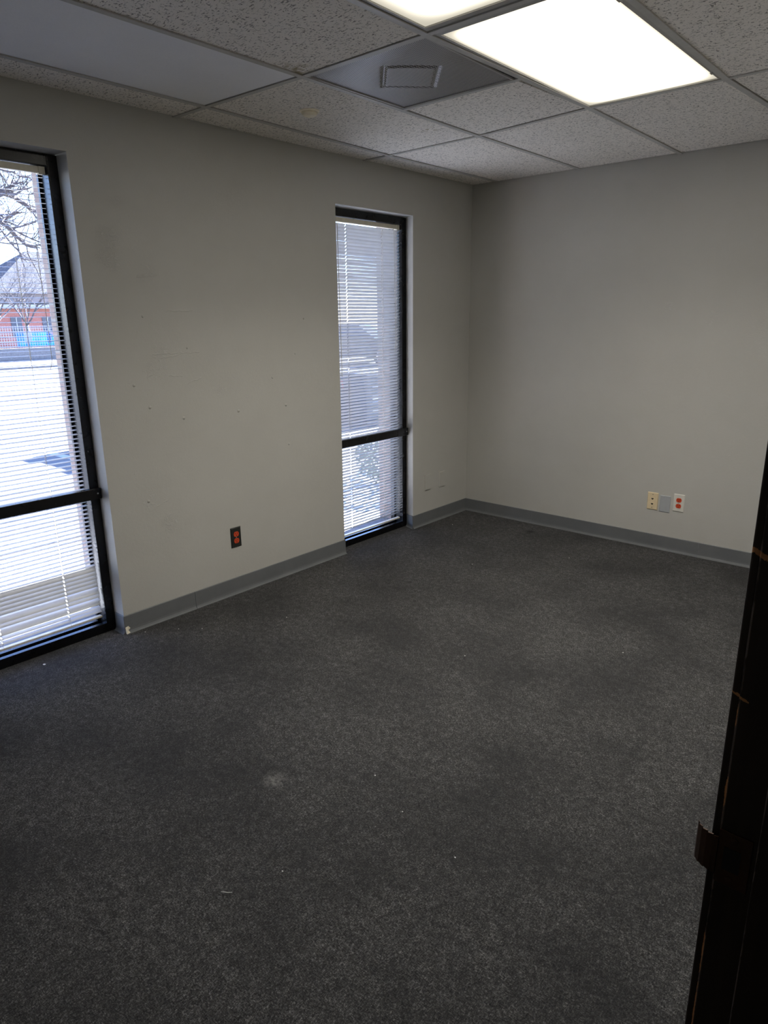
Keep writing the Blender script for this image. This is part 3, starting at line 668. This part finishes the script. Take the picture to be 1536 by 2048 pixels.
def bare_tree(loc, height, spread, seed, label, depth=5, r0=.16, lean=(0, 0), limbs=()):
    rnd = random.Random(seed); t = thing('bare_tree', label, 'tree', loc, 'leafless trees outside'); base = Vector(loc)
    tr, lb = MB(), MB()
    def grow(p, d, L, r, k, mb):
        n = 5; pts = [p]; rr = [r]; q = p.copy(); dd = d.copy()
        for i in range(n):
            dd = (dd + Vector((rnd.uniform(-1, 1), rnd.uniform(-1, 1), rnd.uniform(-.7, .9))) * .20).normalized(); q = q + dd * L / n
            pts.append(q.copy()); rr.append(r * (1 - .45 * (i + 1) / n))
        mb.tube(pts, rr, 6 if k > 1 else 4, False)
        if k == 0: return
        m = 4 if k > 1 else 5
        for c in range(m):
            i = rnd.randint(2, n) if c else n
            ax = Vector((rnd.uniform(-1, 1), rnd.uniform(-1, 1), rnd.uniform(-.25, .8))); nd = (dd * .75 + ax.normalized() * .85).normalized()
            nd.z = nd.z * .8 + .06
            grow(pts[i], nd.normalized(), L * rnd.uniform(.55, .78), rr[i] * rnd.uniform(.5, .72), k - 1, lb)
    top = base + Vector((lean[0], lean[1], height * .28)); tr.tube([base, base.lerp(top, .5) + Vector((.05, .03, 0)), top], [r0 * 1.25, r0 * 1.05, r0], 10)
    for c in range(6):
        a = 2 * PI * c / 6 + rnd.uniform(-.4, .4); d = Vector((math.cos(a) * spread, math.sin(a) * spread, rnd.uniform(.6, 1.1))).normalized(); grow(top, d, height * .36, r0 * .62, depth - 1, lb)
    for path, r_ in limbs:
        path = [top] + [Vector(p) for p in path]; n = len(path); rr = [r_ * (1 - .75 * i / (n - 1)) for i in range(n)]
        fine_, fr_ = [], []
        for i in range(n - 1):
            for q in range(4):
                u = q / 4; fine_.append(path[i].lerp(path[i + 1], u) + Vector((rnd.uniform(-1, 1), rnd.uniform(-1, 1), rnd.uniform(-1, 1))) * (.06 if i + q else 0)); fr_.append(rr[i] * (1 - u) + rr[i + 1] * u)
        lb.tube(fine_, fr_, 6, False)
        for i in range(4, len(fine_)):
            for q in range(1):
                dd = (fine_[i] - fine_[i - 1]).normalized(); ax = Vector((rnd.uniform(-.6, .6), rnd.uniform(-.4, 1), rnd.uniform(-.9, .9))); grow(fine_[i], (dd * .6 + ax.normalized() * .8).normalized(), rnd.uniform(.6, 1.5), fr_[i] * .45, 2, lb)
    tr.build('trunk', BARK, t, smooth=True); lb.build('branches', BARK, t, normals=False)
BIG_LIMBS = [([(-18.6, 2.0, 4.9), (-19, 3.56, 5.12), (-19, 4.32, 5.02), (-19.1, 4.74, 4.94), (-19, 5.30, 4.60), (-18.9, 5.5, 4.0)], .15),
             ([(-19.4, 2.2, 4.3), (-19, 3.6, 4.5), (-19, 4.28, 4.30), (-19.2, 4.74, 3.80), (-19, 5.28, 3.48)], .14),
             ([(-18.5, 1.8, 6.0), (-18.6, 3.15, 5.88), (-19, 4.16, 5.70), (-18.9, 4.95, 5.53), (-18.8, 5.4, 5.30)], .06)]
bare_tree((-19.0, 0.4, GZ), 9.5, 1.0, 5, 'big leafless tree with long limbs outside the left window', 4, .20, limbs=BIG_LIMBS)
bare_tree((-27.5, 6.6, GZ), 4.6, .9, 11, 'small leafless tree with fine twigs before the brick building', 5, .07)
bare_tree((-34.5, 10.9, GZ), 5.2, .8, 21, 'slender leafless tree between the fence and the brick building', 5, .07)

def car(loc, rz, label, mat, sc=1.0):
    t = thing('parked_car', label, 'car', (0, 0, 0), 'parked cars outside'); W_ = .86
    prof = [(-2.0, .32), (-2.05, .62), (-1.98, .86), (-1.25, .93), (-.95, .95), (1.0, .93), (1.75, .86), (2.02, .70), (2.05, .42), (1.98, .28), (-1.9, .28)]
    b = MB(); b.prism([(x, -W_, z) for x, z in prof], (0, 2 * W_, 0)); bmesh.ops.bevel(b.bm, geom=list(b.bm.edges), offset=.05, segments=2, affect='EDGES'); body = b.build('body', mat, t)
    g = MB(); lo = [(-1.55, .90), (1.05, .90)]; hi = [(-1.15, 1.40), (.30, 1.42)]
    v = [g.bm.verts.new(p) for p in ((lo[0][0], -.80, .90), (lo[1][0], -.80, .90), (lo[1][0], .80, .90), (lo[0][0], .80, .90), (hi[0][0], -.62, 1.40), (hi[1][0], -.62, 1.42), (hi[1][0], .62, 1.42), (hi[0][0], .62, 1.40))]
    for f in ((0, 1, 5, 4), (1, 2, 6, 5), (2, 3, 7, 6), (3, 0, 4, 7), (4, 5, 6, 7)): g.bm.faces.new([v[k] for k in f])
    g.build('windows', WINDK, t)
    MB().box((-1.17, -.63, 1.395), (.32, .63, 1.455), .03).build('roof', mat, t)
    for sx in (-1.25, 1.28):
        for sy in (-1, 1):
            w = MB().lathe([(.24, -.1), (.31, -.09), (.31, .09), (.24, .1)], (sx, sy * .80, .31), (0, 1, 0), 24).build('wheel', RUBBER, t)
            MB().lathe([(.19, -.012), (.19, .005), (.05, .015)], (sx, sy * .905, .31), (0, sy, 0), 20).build('hubcap', CHROME, w)
    for sy in (-1, 1):
        MB().box((1.94, sy * .80, .62), (2.05, sy * .48, .76), .02).build('headlight', LAMPG, t); MB().box((-2.07, sy * .80, .66), (-1.99, sy * .58, .82), .02).build('tail_light', REDL, t)
        MB().box((.62, sy * .86, .90), (.78, sy * 1.02, 1.03), .03).build('mirror', mat, t)
    t.location = loc; t.rotation_euler = (0, 0, rz); t.scale = (sc,) * 3; return t
car((-5.40, 1.63, GZ), -PI / 2, 'unseen dark blue car added between the two windows to cast the blue shadow', CARP, .86)  # out of view; added so that something casts the shadow on the lot
car((-15.0, 14.6, GZ), 0.4, 'dark blue car parked far off behind the narrow window', CARP)
# low utility unit and shrubs outside the narrow window
ut = thing('utility_cabinet', 'grey-blue box-shaped unit outside the narrow window', 'utility box', (-4.75, 3.95, GZ))
MB().box((-5.2, 3.50, GZ), (-4.3, 4.45, GZ + .06), .01).build('base', STONE, ut)
MB().box((-5.15, 3.55, GZ + .06), (-4.35, 4.40, GZ + .76), .03).build('body', UNITM, ut)
MB().box((-5.18, 3.52, GZ + .76), (-4.32, 4.43, GZ + .82), .025).build('lid', UNITM, ut)
lv = MB()
for k in range(7): lv.box((-4.352, 3.68, GZ + .22 + k * .06), (-4.338, 4.27, GZ + .245 + k * .06), .003)
lv.build('louvres', FENCEM, ut)
def shrub(x, y, rx, h, n, seed, label):
    rnd = random.Random(seed); t = thing('shrub', label, 'shrub', (x, y, GZ), 'shrubs along the outer wall'); st = MB(); lf = MB()
    for k in range(16):
        a = rnd.uniform(0, 2 * PI); e = rnd.uniform(.2, 1); tip = Vector((x + math.cos(a) * rx * e * .9, y + math.sin(a) * rx * e * .9, GZ + h * rnd.uniform(.5, .95)))
        st.tube([(x + math.cos(a) * .04, y + math.sin(a) * .04, GZ), (Vector((x, y, GZ)) + tip) / 2 + Vector((0, 0, .08)), tip], [.008, .006, .003], 5)
    for k in range(n):
        v = Vector((rnd.gauss(0, 1), rnd.gauss(0, 1), rnd.gauss(0, 1))).normalized() * rnd.uniform(.55, 1.0) ** .5
        c = Vector((x + v.x * rx, y + v.y * rx, GZ + h * .52 + v.z * h * .48)); s_ = rnd.uniform(.018, .034)
        M = Euler((rnd.uniform(0, 6), rnd.uniform(0, 6), rnd.uniform(0, 6))).to_matrix()
        lf.poly([c + M @ Vector(p) for p in ((-s_, 0, 0), (-.3 * s_, .5 * s_, .1 * s_), (s_, 0, .25 * s_), (-.3 * s_, -.5 * s_, .1 * s_))])
    st.build('stems', BARK, t); lf.build('leaves', LEAF, t, normals=False)
shrub(-1.35, .72, .42, .62, 1500, 3, 'leafy shrub nearest the narrow window outside'); shrub(-1.80, 1.68, .46, .74, 1600, 4, 'leafy shrub behind the nearest shrub outside the narrow window')
shrub(-2.70, 2.72, .52, .62, 1500, 8, 'low leafy shrub in front of the grey-blue utility box')
